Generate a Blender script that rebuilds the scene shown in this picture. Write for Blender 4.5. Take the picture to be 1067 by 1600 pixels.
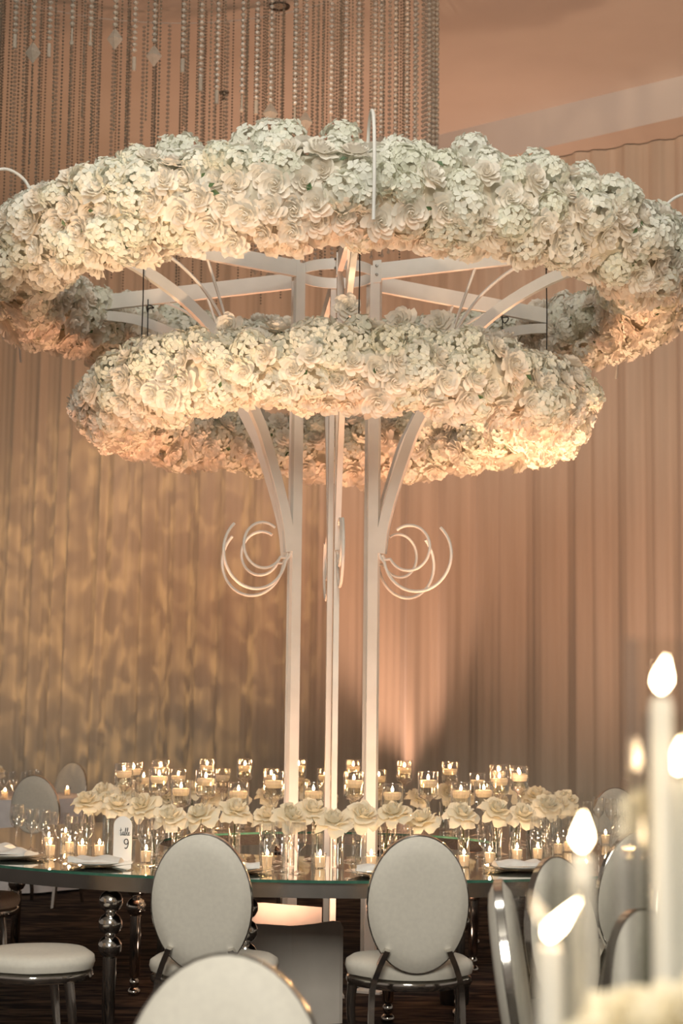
import bpy, math, random
import numpy as np
from mathutils import Vector, Matrix, noise

# ------------------------------------------------------------------ scene, camera, light, exposure
for o in list(bpy.data.objects):
    bpy.data.objects.remove(o)
SC = bpy.context.scene
COL = SC.collection
PI = math.pi
CAM_H, TILT, ROLL, FPX = 1.41, 0.123, 0.011, 2640.0

cd = bpy.data.cameras.new('camera')
cd.sensor_fit = 'VERTICAL'; cd.sensor_height = 36.0; cd.sensor_width = 24.0
cd.lens = FPX / 1600.0 * 36.0
cd.clip_start = 0.05; cd.clip_end = 100
cd.dof.use_dof = True; cd.dof.focus_distance = 8.0; cd.dof.aperture_fstop = 3.6
cam = bpy.data.objects.new('camera', cd); COL.objects.link(cam)
cam.matrix_world = Matrix.Translation((0, 0, CAM_H)) @ Matrix.Rotation(PI/2 + TILT, 4, 'X') @ Matrix.Rotation(ROLL, 4, 'Z')
SC.camera = cam
SC.cycles.transparent_max_bounces = 32

vs = SC.view_settings
vs.view_transform = 'Standard'; vs.look = 'None'; vs.gamma = 1.0; vs.use_curve_mapping = False
vs.exposure = 0.0

w = bpy.data.worlds.new('ballroom_ambience'); SC.world = w
w.use_nodes = True
w.node_tree.nodes['Background'].inputs[0].default_value = (1.0, 0.84, 0.70, 1)
w.node_tree.nodes['Background'].inputs[1].default_value = 0.22

def light(name, kind, loc, energy, color, target=None, size=0.1, spot=None, blend=0.5, size_y=None):
    d = bpy.data.lights.new(name, kind); d.energy = energy; d.color = color
    if kind == 'AREA':
        d.size = size
        if size_y: d.shape = 'RECTANGLE'; d.size_y = size_y
    else:
        d.shadow_soft_size = size
    if kind == 'SPOT':
        d.spot_size = spot; d.spot_blend = blend
    o = bpy.data.objects.new(name, d); COL.objects.link(o); o.location = loc
    if target is not None:
        o.rotation_euler = (Vector(target) - Vector(loc)).to_track_quat('-Z', 'Y').to_euler()
    return o

PEACH = (1.0, 0.46, 0.26)
AMBER = (1.0, 0.53, 0.25)
TCX = -0.043
# near-neutral ballroom lighting behind and above the photographer
light('ballroom_wash', 'AREA', (-0.6, -5.0, 5.4), 760, (1.0, 0.95, 0.82), (0, 8.0, 2.4), 3.0)
light('ballroom_downlights', 'AREA', (-0.3, 4.2, 7.15), 200, (1.0, 0.96, 0.86), (-0.1, 7.7, 3.4), 1.6)
# peach LED uplights along the back drape
light('drape_uplight', 'SPOT', (0.42, 16.15, 0.12), 420, (1.0, 0.56, 0.38), (0.50, 16.75, 6.0), 0.06, 0.9, 1.0)
light('wall_wash', 'SPOT', (-4.2, 15.2, 0.15), 300, AMBER, (-3.6, 18.6, 6.6), 0.25, 1.9, 1.0)
light('wall_wash', 'SPOT', (-1.2, 13.6, 0.15), 400, PEACH, (-0.9, 16.8, 7.1), 0.25, 1.9, 1.0)
light('wall_wash', 'SPOT', (2.4, 12.2, 0.15), 460, PEACH, (2.2, 15.6, 6.4), 0.25, 1.9, 1.0)
# uplight behind the low screen at the foot of the flower tree
light('tree_uplight', 'SPOT', (-0.22, 8.62, 0.14), 110, (1.0, 0.52, 0.32), (-0.18, 9.0, 5.0), 0.08, 2.2, 1.0)
# peach fill lamps added inside the ring table to brighten the rings' undersides
FILL_PUCKS = [(TCX + .78*math.cos(a_), 9.21 + .78*math.sin(a_)) for a_ in (math.radians(30), math.radians(125), math.radians(215), math.radians(325))]
for px_, py_ in FILL_PUCKS:
    light('ring_fill_light', 'SPOT', (px_, py_, 0.125), 320, PEACH, (TCX + (px_ - TCX)*2.0, 9.21 + (py_ - 9.21)*2.0, 3.6), 0.05, 1.15, 0.7)
# warm pin spots on the flower rings, and a matching fill spot
light('pin_spot', 'SPOT', (-2.3, 5.0, 0.7), 950, (1.0, 0.66, 0.40), (-0.80, 7.9, 3.42), 0.06, 0.54, 1.0)
light('pin_spot', 'SPOT', (0.75, 8.7, 0.9), 430, (1.0, 0.60, 0.36), (1.75, 10.0, 3.7), 0.06, 1.2, 1.0)
light('pin_spot', 'SPOT', (2.4, 5.0, 0.7), 520, (1.0, 0.72, 0.48), (0.75, 8.1, 3.35), 0.06, 0.55, 1.0)  # added fill spot that brightens the right of the lower ring
# gobo projector that throws rippled amber light on the drape
gp = light('gobo_projector', 'SPOT', (-7.5, 11.5, 2.2), 1300, (1.0, 0.62, 0.26), (-2.35, 18.1, 2.7), 0.02, 0.62, 0.6)
gp.data.use_nodes = True
nt = gp.data.node_tree; em = nt.nodes['Emission']
tc = nt.nodes.new('ShaderNodeTexCoord'); mp = nt.nodes.new('ShaderNodeMapping')
mp.inputs['Scale'].default_value = (36, 15, 1)
nz = nt.nodes.new('ShaderNodeTexNoise'); nz.inputs['Scale'].default_value = 2.0; nz.inputs['Detail'].default_value = 1.0
nz.inputs['Distortion'].default_value = 0.6
rp = nt.nodes.new('ShaderNodeValToRGB'); rp.color_ramp.elements[0].position = 0.42; rp.color_ramp.elements[1].position = 0.72
rp.color_ramp.elements[0].color = (0.05, 0.05, 0.05, 1)
nt.links.new(tc.outputs['Normal'], mp.inputs['Vector']); nt.links.new(mp.outputs[0], nz.inputs['Vector'])
nt.links.new(nz.outputs['Fac'], rp.inputs['Fac']); nt.links.new(rp.outputs['Color'], em.inputs['Strength'])

# ------------------------------------------------------------------ materials
MATS = {}
def new_mat(name):
    m = bpy.data.materials.new(name); m.use_nodes = True
    MATS[name] = m
    return m, m.node_tree, m.node_tree.nodes['Principled BSDF']
def noise_color(nt, bs, c1, c2, scale, detail=3, coord='Object', stretch=(1, 1, 1), lo=0.3, hi=0.7):
    tc = nt.nodes.new('ShaderNodeTexCoord'); mp = nt.nodes.new('ShaderNodeMapping'); mp.inputs['Scale'].default_value = stretch
    nz = nt.nodes.new('ShaderNodeTexNoise'); nz.inputs['Scale'].default_value = scale; nz.inputs['Detail'].default_value = detail
    rp = nt.nodes.new('ShaderNodeValToRGB')
    rp.color_ramp.elements[0].color = (*c1, 1); rp.color_ramp.elements[1].color = (*c2, 1)
    rp.color_ramp.elements[0].position = lo; rp.color_ramp.elements[1].position = hi
    nt.links.new(tc.outputs[coord], mp.inputs[0]); nt.links.new(mp.outputs[0], nz.inputs['Vector'])
    nt.links.new(nz.outputs['Fac'], rp.inputs['Fac'])
    if bs is not None: nt.links.new(rp.outputs['Color'], bs.inputs['Base Color'])
    return rp, nz
def simple(name, c1, c2, scale, rough, metal=0.0, spec=0.5, bump=0.0, **k):
    m, nt, bs = new_mat(name)
    rp, nz = noise_color(nt, bs, c1, c2, scale, **k)
    bs.inputs['Roughness'].default_value = rough; bs.inputs['Metallic'].default_value = metal
    bs.inputs['Specular IOR Level'].default_value = spec
    if bump:
        b = nt.nodes.new('ShaderNodeBump'); b.inputs['Strength'].default_value = bump; b.inputs['Distance'].default_value = 0.01
        nt.links.new(nz.outputs['Fac'], b.inputs['Height']); nt.links.new(b.outputs[0], bs.inputs['Normal'])
    return m
simple('white_paint', (0.70, 0.68, 0.64), (0.78, 0.76, 0.72), 6, 0.42)
simple('ceiling_paint', (0.60, 0.58, 0.55), (0.64, 0.62, 0.59), 1.5, 0.8, spec=0.2)
simple('wall_paint', (0.40, 0.36, 0.32), (0.45, 0.41, 0.36), 2.0, 0.8, spec=0.2)
simple('chair_cream', (0.64, 0.61, 0.55), (0.69, 0.66, 0.59), 60, 0.55, spec=0.3, bump=0.03)
simple('chrome', (0.62, 0.60, 0.57), (0.70, 0.68, 0.65), 5, 0.12, metal=1.0)
simple('steel', (0.45, 0.44, 0.42), (0.52, 0.50, 0.48), 8, 0.22, metal=1.0)
simple('mirror', (0.78, 0.80, 0.77), (0.82, 0.84, 0.81), 3, 0.03, metal=1.0)
simple('glass_edge', (0.03, 0.11, 0.08), (0.06, 0.17, 0.12), 20, 0.15)
simple('black_cable', (0.012, 0.012, 0.012), (0.02, 0.02, 0.02), 30, 0.5)
simple('dark_metal', (0.05, 0.045, 0.04), (0.08, 0.07, 0.06), 30, 0.4, metal=0.8)
simple('stem_green', (0.035, 0.050, 0.015), (0.07, 0.09, 0.03), 40, 0.6)
simple('leaf_green', (0.05, 0.10, 0.04), (0.10, 0.16, 0.07), 40, 0.5)
simple('foam_core', (0.50, 0.46, 0.36), (0.70, 0.66, 0.56), 14, 0.9, spec=0.1, detail=4)
simple('napkin_white', (0.72, 0.70, 0.67), (0.80, 0.78, 0.75), 30, 0.8, spec=0.1)
simple('card_white', (0.78, 0.78, 0.78), (0.82, 0.82, 0.82), 10, 0.4)
simple('ink_black', (0.015, 0.015, 0.015), (0.02, 0.02, 0.02), 10, 0.5)
simple('porcelain', (0.74, 0.72, 0.68), (0.80, 0.78, 0.74), 10, 0.2)
simple('screen_board', (0.60, 0.55, 0.50), (0.66, 0.61, 0.56), 8, 0.7)
simple('table_cloth', (0.62, 0.60, 0.62), (0.70, 0.68, 0.70), 12, 0.8)
simple('wick_black', (0.01, 0.01, 0.01), (0.03, 0.02, 0.02), 50, 0.9)

# carpet: dark with streaky brown figure
m, nt, bs = new_mat('carpet')
rp, nz = noise_color(nt, bs, (0.012, 0.011, 0.014), (0.13, 0.095, 0.07), 2.6, 5, 'Object', (1.0, 3.2, 1), 0.42, 0.72)
nz.inputs['Distortion'].default_value = 1.4
bs.inputs['Roughness'].default_value = 0.95; bs.inputs['Specular IOR Level'].default_value = 0.1

# drape: sheer off-white cloth over lining
m, nt, bs = new_mat('drape_cloth')
rp, nz = noise_color(nt, bs, (0.52, 0.44, 0.35), (0.60, 0.51, 0.41), 9, 2, 'Object', (1, 1, 0.05))
bs.inputs['Roughness'].default_value = 0.75; bs.inputs['Specular IOR Level'].default_value = 0.25
bs.inputs['Sheen Weight'].default_value = 0.3

# petals: diffuse + translucent, slight colour change from petal to petal and flower to flower
def petal_mat(name, ca, cb, transl=0.3):
    m = bpy.data.materials.new(name); m.use_nodes = True; MATS[name] = m
    nt = m.node_tree; nt.nodes.remove(nt.nodes['Principled BSDF']); out = nt.nodes['Material Output']
    geo = nt.nodes.new('ShaderNodeNewGeometry'); oi = nt.nodes.new('ShaderNodeObjectInfo')
    ad = nt.nodes.new('ShaderNodeMath'); ad.operation = 'ADD'
    ml = nt.nodes.new('ShaderNodeMath'); ml.operation = 'MULTIPLY'; ml.inputs[1].default_value = 0.35
    m2 = nt.nodes.new('ShaderNodeMath'); m2.operation = 'MULTIPLY'; m2.inputs[1].default_value = 0.65
    nt.links.new(geo.outputs['Random Per Island'], ml.inputs[0]); nt.links.new(oi.outputs['Random'], m2.inputs[0])
    nt.links.new(ml.outputs[0], ad.inputs[0]); nt.links.new(m2.outputs[0], ad.inputs[1])
    rp = nt.nodes.new('ShaderNodeValToRGB'); rp.color_ramp.elements[0].color = (*ca, 1); rp.color_ramp.elements[1].color = (*cb, 1)
    nt.links.new(ad.outputs[0], rp.inputs[0])
    d = nt.nodes.new('ShaderNodeBsdfDiffuse'); t = nt.nodes.new('ShaderNodeBsdfTranslucent'); mx = nt.nodes.new('ShaderNodeMixShader')
    mx.inputs[0].default_value = transl
    nt.links.new(rp.outputs[0], d.inputs[0]); nt.links.new(rp.outputs[0], t.inputs[0])
    nt.links.new(d.outputs[0], mx.inputs[1]); nt.links.new(t.outputs[0], mx.inputs[2]); nt.links.new(mx.outputs[0], out.inputs[0])
petal_mat('petal_rose', (0.88, 0.83, 0.75), (0.93, 0.91, 0.85), 0.4)
petal_mat('petal_hydrangea', (0.84, 0.85, 0.74), (0.92, 0.92, 0.86), 0.4)
petal_mat('petal_table_rose', (0.86, 0.79, 0.62), (0.90, 0.85, 0.72), 0.3)

# thin clear glass: transparent body with fresnel reflection
def glass_mat(name, tint, refl_col, base, ior=1.5, rough=0.02):
    m = bpy.data.materials.new(name); m.use_nodes = True; MATS[name] = m
    nt = m.node_tree; nt.nodes.remove(nt.nodes['Principled BSDF']); out = nt.nodes['Material Output']
    tr = nt.nodes.new('ShaderNodeBsdfTransparent'); tr.inputs[0].default_value = (*tint, 1)
    gl = nt.nodes.new('ShaderNodeBsdfGlossy'); gl.inputs['Color'].default_value = (*refl_col, 1); gl.inputs['Roughness'].default_value = rough
    lw = nt.nodes.new('ShaderNodeLayerWeight'); lw.inputs['Blend'].default_value = 0.35
    ma = nt.nodes.new('ShaderNodeMath'); ma.operation = 'MULTIPLY_ADD'; ma.inputs[1].default_value = 0.75; ma.inputs[2].default_value = base
    nt.links.new(lw.outputs['Facing'], ma.inputs[0])
    pw = nt.nodes.new('ShaderNodeMath'); pw.operation = 'POWER'; pw.inputs[1].default_value = 2.2; pw.use_clamp = True
    nt.links.new(ma.outputs[0], pw.inputs[0])
    mx = nt.nodes.new('ShaderNodeMixShader')
    nt.links.new(pw.outputs[0], mx.inputs[0]); nt.links.new(tr.outputs[0], mx.inputs[1]); nt.links.new(gl.outputs[0], mx.inputs[2])
    nt.links.new(mx.outputs[0], out.inputs[0])
glass_mat('clear_glass', (0.95, 0.95, 0.94), (1, 1, 1), 0.36)
glass_mat('water', (0.94, 0.95, 0.94), (1, 1, 1), 0.16)
glass_mat('chimney_glass', (0.97, 0.97, 0.96), (1, 1, 1), 0.12)
glass_mat('charger_glass', (0.86, 0.88, 0.86), (1, 1, 1), 0.30)
# crystal beads
m, nt, bs = new_mat('crystal')
noise_color(nt, bs, (0.26, 0.22, 0.17), (0.42, 0.36, 0.29), 30)
bs.inputs['Roughness'].default_value = 0.12; bs.inputs['Metallic'].default_value = 0.35; bs.inputs['Alpha'].default_value = 0.72
m, nt, bs = new_mat('frosted_crystal')
noise_color(nt, bs, (0.40, 0.35, 0.29), (0.52, 0.47, 0.40), 30)
bs.inputs['Roughness'].default_value = 0.25; bs.inputs['Alpha'].default_value = 0.6
# wax: diffuse surface that lets light glow through
petal_mat('wax', (0.95, 0.88, 0.76), (0.96, 0.90, 0.79), 0.65)
petal_mat('taper_wax', (0.93, 0.91, 0.87), (0.95, 0.93, 0.90), 0.4)
# flame
for fname, fcol, fs in (('flame', (1.0, 0.56, 0.24, 1), 380), ('taper_flame', (1.0, 0.74, 0.46, 1), 45)):
    m = bpy.data.materials.new(fname); m.use_nodes = True; MATS[fname] = m
    nt = m.node_tree; nt.nodes.remove(nt.nodes['Principled BSDF'])
    e = nt.nodes.new('ShaderNodeEmission'); e.inputs[0].default_value = fcol; e.inputs[1].default_value = fs
    nt.links.new(e.outputs[0], nt.nodes['Material Output'].inputs[0])
m = bpy.data.materials.new('lamp_lens'); m.use_nodes = True; MATS['lamp_lens'] = m
nt = m.node_tree; nt.nodes.remove(nt.nodes['Principled BSDF'])
e = nt.nodes.new('ShaderNodeEmission'); e.inputs[0].default_value = (1.0, 0.7, 0.5, 1); e.inputs[1].default_value = 6
nt.links.new(e.outputs[0], nt.nodes['Material Output'].inputs[0])

# ------------------------------------------------------------------ mesh helpers
class MB:
    def __init__(s): s.v = []; s.f = []
    def add(s, v, f):
        n = len(s.v); s.v.extend([tuple(p) for p in v]); s.f.extend([tuple(i + n for i in q) for q in f]); return s
    def box(s, c, size, M=None):
        hx, hy, hz = [k / 2 for k in size]
        vs = [Vector((x * hx, y * hy, z * hz)) for x in (-1, 1) for y in (-1, 1) for z in (-1, 1)]
        if M is not None: vs = [M @ v for v in vs]
        c = Vector(c)
        return s.add([v + c for v in vs], [(0, 1, 3, 2), (4, 6, 7, 5), (0, 4, 5, 1), (2, 3, 7, 6), (0, 2, 6, 4), (1, 5, 7, 3)])
    def tube(s, path, r, n=8, cap=True, closed=False):
        P = [Vector(p) for p in path]; m = len(P)
        rs = r if hasattr(r, '__len__') else [r] * m
        T0 = (P[1] - P[0]).normalized()
        a = Vector((0, 0, 1)) if abs(T0.z) < 0.9 else Vector((1, 0, 0))
        N = T0.cross(a).normalized(); base = len(s.v); prev = T0
        for i in range(m):
            if closed: T = (P[(i + 1) % m] - P[i - 1]).normalized()
            else: T = (P[min(i + 1, m - 1)] - P[max(i - 1, 0)]).normalized()
            q = prev.rotation_difference(T); N = (q @ N).normalized(); prev = T
            B = T.cross(N)
            for k in range(n):
                t = 2 * PI * k / n
                s.v.append(tuple(P[i] + (N * math.cos(t) + B * math.sin(t)) * rs[i]))
        for i in range(m if closed else m - 1):
            j = (i + 1) % m
            for k in range(n):
                s.f.append((base + i*n + k, base + i*n + (k+1) % n, base + j*n + (k+1) % n, base + j*n + k))
        if cap and not closed:
            s.f.append(tuple(base + k for k in reversed(range(n)))); s.f.append(tuple(base + (m-1)*n + k for k in range(n)))
        return s
    def strip(s, path, side, wa, wb):
        """rectangular bar swept along a path; side = fixed width direction; wa across it, wb along it"""
        P = [Vector(p) for p in path]; m = len(P); side = Vector(side).normalized(); base = len(s.v)
        for i in range(m):
            T = (P[min(i+1, m-1)] - P[max(i-1, 0)]).normalized(); U = side.cross(T).normalized()
            for a, b in ((-1, -1), (1, -1), (1, 1), (-1, 1)):
                s.v.append(tuple(P[i] + U * wa/2 * a + side * wb/2 * b))
        for i in range(m - 1):
            for k in range(4):
                s.f.append((base + i*4 + k, base + i*4 + (k+1) % 4, base + (i+1)*4 + (k+1) % 4, base + (i+1)*4 + k))
        s.f.append((base+3, base+2, base+1, base)); e = base + (m-1)*4; s.f.append((e, e+1, e+2, e+3))
        return s
    def lathe(s, prof, n=24, c=(0, 0, 0), a0=0.0, a1=2*PI, M=None):
        base = len(s.v); full = abs(a1 - a0 - 2*PI) < 1e-6; m = len(prof); k_n = n if full else n + 1
        for k in range(k_n):
            t = a0 + (a1 - a0) * k / n
            for r, z in prof:
                p = Vector((r * math.cos(t), r * math.sin(t), z))
                if M is not None: p = M @ p
                s.v.append((p.x + c[0], p.y + c[1], p.z + c[2]))
        for k in range(n):
            k2 = (k + 1) % k_n
            for i in range(m - 1):
                a, b, cc, d = base + k*m + i, base + k2*m + i, base + k2*m + i + 1, base + k*m + i + 1
                if prof[i][0] < 1e-7 and prof[i+1][0] < 1e-7: continue
                if prof[i][0] < 1e-7: s.f.append((a, cc, d))
                elif prof[i+1][0] < 1e-7: s.f.append((a, b, d))
                else: s.f.append((a, b, cc, d))
        return s
    def mesh(s, name, smooth=True, angle=40):
        me = bpy.data.meshes.new(name); me.from_pydata(s.v, [], s.f); me.update()
        if smooth:
            me.polygons.foreach_set('use_smooth', [True] * len(me.polygons))
            if angle is not None: me.set_sharp_from_angle(angle=math.radians(angle))
        return me

def obj(name, mb, mat, parent=None, loc=(0, 0, 0), smooth=True, angle=40):
    me = mb if isinstance(mb, bpy.types.Mesh) else mb.mesh(name, smooth, angle)
    if mat and not me.materials: me.materials.append(MATS[mat])
    o = bpy.data.objects.new(name, me); COL.objects.link(o); o.location = loc
    if parent is not None: o.parent = parent
    return o
def tag(o, label, cat, group=None):
    o['label'] = label; o['category'] = cat
    if group: o['group'] = group
    return o
def thing(name, label, cat, loc=(0, 0, 0), rz=0.0, group=None):
    o = bpy.data.objects.new(name, None); COL.objects.link(o); o.location = loc; o.rotation_euler = (0, 0, rz)
    o.empty_display_size = 0.1
    return tag(o, label, cat, group)
def struct(o): o['kind'] = 'structure'; return o
def dup(root, loc, rz=0.0, label=None, group=None, scale=None):
    r = root.copy(); COL.objects.link(r); r.location = loc; r.rotation_euler = (0, 0, rz)
    if label: r['label'] = label
    if group: r['group'] = group
    if scale: r.scale = scale
    for ch in list(root.children):
        c = ch.copy(); COL.objects.link(c); c.parent = r
        for g in list(ch.children):
            d = g.copy(); COL.objects.link(d); d.parent = c
    return r
def spline(pts, n):
    """Catmull-Rom through points"""
    P = [Vector(p) for p in pts]; P = [P[0]*2 - P[1]] + P + [P[-1]*2 - P[-2]]; out = []
    segs = len(P) - 3
    for i in range(segs):
        for k in range(n):
            t = k / n; a, b, c, d = P[i:i+4]
            out.append(0.5 * ((2*b) + (c-a)*t + (2*a - 5*b + 4*c - d)*t*t + (3*b - a - 3*c + d)*t**3))
    out.append(P[-2]); return out

# ------------------------------------------------------------------ the room
WY0, WS = 17.0, -0.532            # drape line: Y = WY0 + WS * X
wall_dir = Vector((1, WS, 0)).normalized(); wall_n = Vector((WS, -1, 0)).normalized()
fl = MB().add([(-14, -3, 0), (12, -3, 0), (12, 26, 0), (-14, 26, 0)], [(0, 1, 2, 3)])
struct(obj('floor', fl, 'carpet'))
CZ, SZ = 7.27, 6.885               # ceiling tray, lower soffit
fy = lambda x: 17.12 - 0.77 * x
ce = MB().add([(-14, -3, CZ), (12, -3, CZ), (12, fy(12), CZ), (-14, fy(-14), CZ)], [(3, 2, 1, 0)])
struct(obj('ceiling', ce, 'ceiling_paint'))
tr = MB().add([(-14, fy(-14), CZ), (12, fy(12), CZ), (12, fy(12), SZ), (-14, fy(-14), SZ), (12, 28, SZ), (-14, 28, SZ)],
              [(0, 1, 2, 3), (3, 2, 4, 5)])
struct(obj('trim_1', tr, 'ceiling_paint', smooth=False))
wb = []
for x in (-12, 8): wb += [Vector((x, WY0 + WS*x, 0)) - wall_n*0.35]
mb = MB().add([wb[0], wb[1], wb[1] + Vector((0, 0, SZ)), wb[0] + Vector((0, 0, SZ))], [(0, 1, 2, 3)])
struct(obj('wall_back', mb, 'wall_paint'))

random.seed(7)
PLEATS = []
_r = random.Random(12); _s = -3.2
while _s < 12:
    PLEATS.append((_s, _r.uniform(0.04, 0.13), _r.uniform(0.06, 0.16), _r.uniform(-1, 1))); _s += _r.uniform(0.13, 0.42)
def drape_panel(x0, x1, seed, label):
    L = (x1 - x0) / wall_dir.x
    cen = [c for c in PLEATS if -1 < c[0] - (x0 + 5)/wall_dir.x < L + 1]
    so = (x0 + 5)/wall_dir.x
    n = int(L / 0.018); rows = 11; V = []; Fc = []
    ph = 0.7
    for j in range(rows + 1):
        z = 0.02 + (SZ - 0.03) * j / rows
        hz = 1 - j / rows
        for i in range(n + 1):
            sl = L * i / n; s = so + sl; d = 0
            for c, wdt, amp, lean in cen:
                t = (s - c - lean * 0.05 * hz) / (wdt * (0.8 + 0.5 * hz))
                if abs(t) < 3: d += amp * (0.55 + 0.6 * hz) * math.exp(-t * t)
            d += 0.006 * math.sin(s * 75 + ph + 2 * z * 0.1)
            p = Vector((x0, WY0 + WS * x0, z)) + wall_dir * sl + wall_n * d
            V.append(p)
    for j in range(rows):
        for i in range(n):
            a = j * (n + 1) + i; Fc.append((a, a + 1, a + n + 2, a + n + 1))
    o = obj('drape', MB().add(V, Fc), 'drape_cloth', angle=None)
    tag(o, label, 'drape', 'pleated drapes along the back wall')
for k, (a, b, lb) in enumerate(((-7.2, -4.7, 'floor-length pleated drape at the wall end beyond the rippled amber light'),
                                (-4.7, -2.1, 'floor-length pleated drape with rippled amber light thrown over its folds'),
                                (-2.1, 0.1, 'floor-length pleated drape directly behind the posts of the white metal tree'),
                                (0.1, 2.3, 'floor-length pleated drape with a peach uplight glowing at its foot'),
                                (2.3, 4.6, 'floor-length pleated drape behind the tallest foreground taper'))): drape_panel(a, b, 11 + k, lb)

# recessed ceiling fitting and sprinkler
o = thing('recessed_downlight', 'dark round recessed downlight in the ceiling above the bead strings', 'light', (-0.56, 13.35, CZ))
obj('trim_ring', MB().lathe([(0.055, -0.002), (0.085, -0.012), (0.09, -0.002)], 24), 'dark_metal', o)
obj('lens', MB().lathe([(0.0, -0.001), (0.056, -0.003)], 24), 'steel', o)
o = thing('sprinkler_head', 'small metal fire sprinkler head hanging below the ceiling', 'sprinkler', (-1.15, 15.3, CZ))
obj('escutcheon', MB().lathe([(0.012, -0.02), (0.045, -0.012), (0.05, -0.001)], 16), 'dark_metal', o)
obj('nozzle', MB().lathe([(0, -0.075), (0.03, -0.07), (0.012, -0.06), (0.014, -0.02)], 12), 'dark_metal', o)

# ------------------------------------------------------------------ flowers
def rose_mb(seed, reflex=0.0):
    r_ = random.Random(seed); mb = MB()
    layers = [ # n, radius profile, height profile, half angle
        (3, (.02, .13, .15, .11), (.0, .25, .44, .55), 1.25),
        (4, (.04, .24, .29, .27), (.0, .20, .40, .50), 0.95),
        (5, (.06, .38, .48, .53), (-.02, .10, .32, .42), 0.80),
        (6, (.08, .52, .70, .82), (-.06, .00, .16, .24 - .1*reflex), 0.68),
        (6, (.08, .60, .86, 1.02), (-.12, -.14, -.06, -.08 - .35*reflex), 0.60)]
    NU, NV = 5, 4
    for li, (n, rp_, zp, ha) in enumerate(layers):
        ph = r_.uniform(0, 6)
        for k in range(n):
            th0 = ph + 2*PI*k/n + r_.uniform(-.12, .12); V = []; tw = 0.05 + .03*li; js = r_.uniform(.92, 1.08); jz = r_.uniform(-.04, .05)
            wav = r_.uniform(0, 6)
            for j in range(NV):
                for i in range(NU):
                    u = -1 + 2*i/(NU-1); v = j/(NV-1)
                    ve = v * (1 - 0.22*u*u*v) * (NV-1); a = min(int(ve), NV-2); fr = ve - a
                    r = (rp_[a]*(1-fr) + rp_[a+1]*fr) * js; z = zp[a]*(1-fr) + zp[a+1]*fr + jz*v
                    wd = ha * (0.55 + 0.45*math.sin(PI*min(1, .15 + .7*v)))
                    th = th0 + u * wd
                    r += tw*u*v + (0.045*math.sin(3*u + wav)*v*v if li > 1 else 0)
                    z += 0.05*math.sin(4*u + wav*2)*v*v*(0.4 + .3*li)
                    if li >= 3: z += 0.10*(u*u)*v*(-1 if reflex > .5 else 1)
                    V.append((r*math.cos(th), r*math.sin(th), z))
            mb.add(V, [(j*NU+i, j*NU+i+1, (j+1)*NU+i+1, (j+1)*NU+i) for j in range(NV-1) for i in range(NU-1)])
    return mb
def hydrangea_mb(seed, nf=34):
    r_ = random.Random(seed); mb = MB(); ga = PI*(3 - 5**.5)
    for k in range(nf):
        z = 1 - 1.45*(k + .5)/nf; rr = math.sqrt(max(0, 1 - z*z)); t = k*ga + r_.uniform(-.25, .25)
        N = Vector((rr*math.cos(t), rr*math.sin(t), z)); N = (N + Vector([r_.uniform(-.22, .22) for _ in range(3)])).normalized()
        C = N*0.80*r_.uniform(.88, 1.1) * Vector((1, 1, .8)).length/1.63; C.z *= .85
        A = N.orthogonal().normalized(); B = N.cross(A); a0 = r_.uniform(0, PI); sz = r_.uniform(.26, .34)
        for q in range(4):
            a = a0 + q*PI/2; D = A*math.cos(a) + B*math.sin(a); S = N.cross(D); cu = r_.uniform(-.12, .16)
            V = [C, C + D*sz*.55 - S*sz*.48 + N*(.06 + cu)*.5, C + D*sz*1.05 - S*sz*.2 + N*cu, C + D*sz*1.05 + S*sz*.2 + N*(cu-.03),
                 C + D*sz*.55 + S*sz*.48 + N*(.06 + cu)*.5, C + D*sz*.6 + N*(cu*.5 - .03)]
            mb.add(V, [(0, 1, 5), (1, 2, 5), (2, 3, 5), (3, 4, 5), (4, 0, 5)])
    return mb
ROSES = [rose_mb(s) for s in (1, 2, 3)]; HYDS = [hydrangea_mb(s) for s in (4, 5, 6)]
ROSE_ME = [m.mesh('rose', True, None) for m in ROSES]; HYD_ME = [m.mesh('hydrangea', True, None) for m in HYDS]
for me in ROSE_ME: me.materials.append(MATS['petal_rose'])
for me in HYD_ME: me.materials.append(MATS['petal_hydrangea'])
NPV = {id(m): np.array(m.v) for m in ROSES + HYDS}

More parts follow.
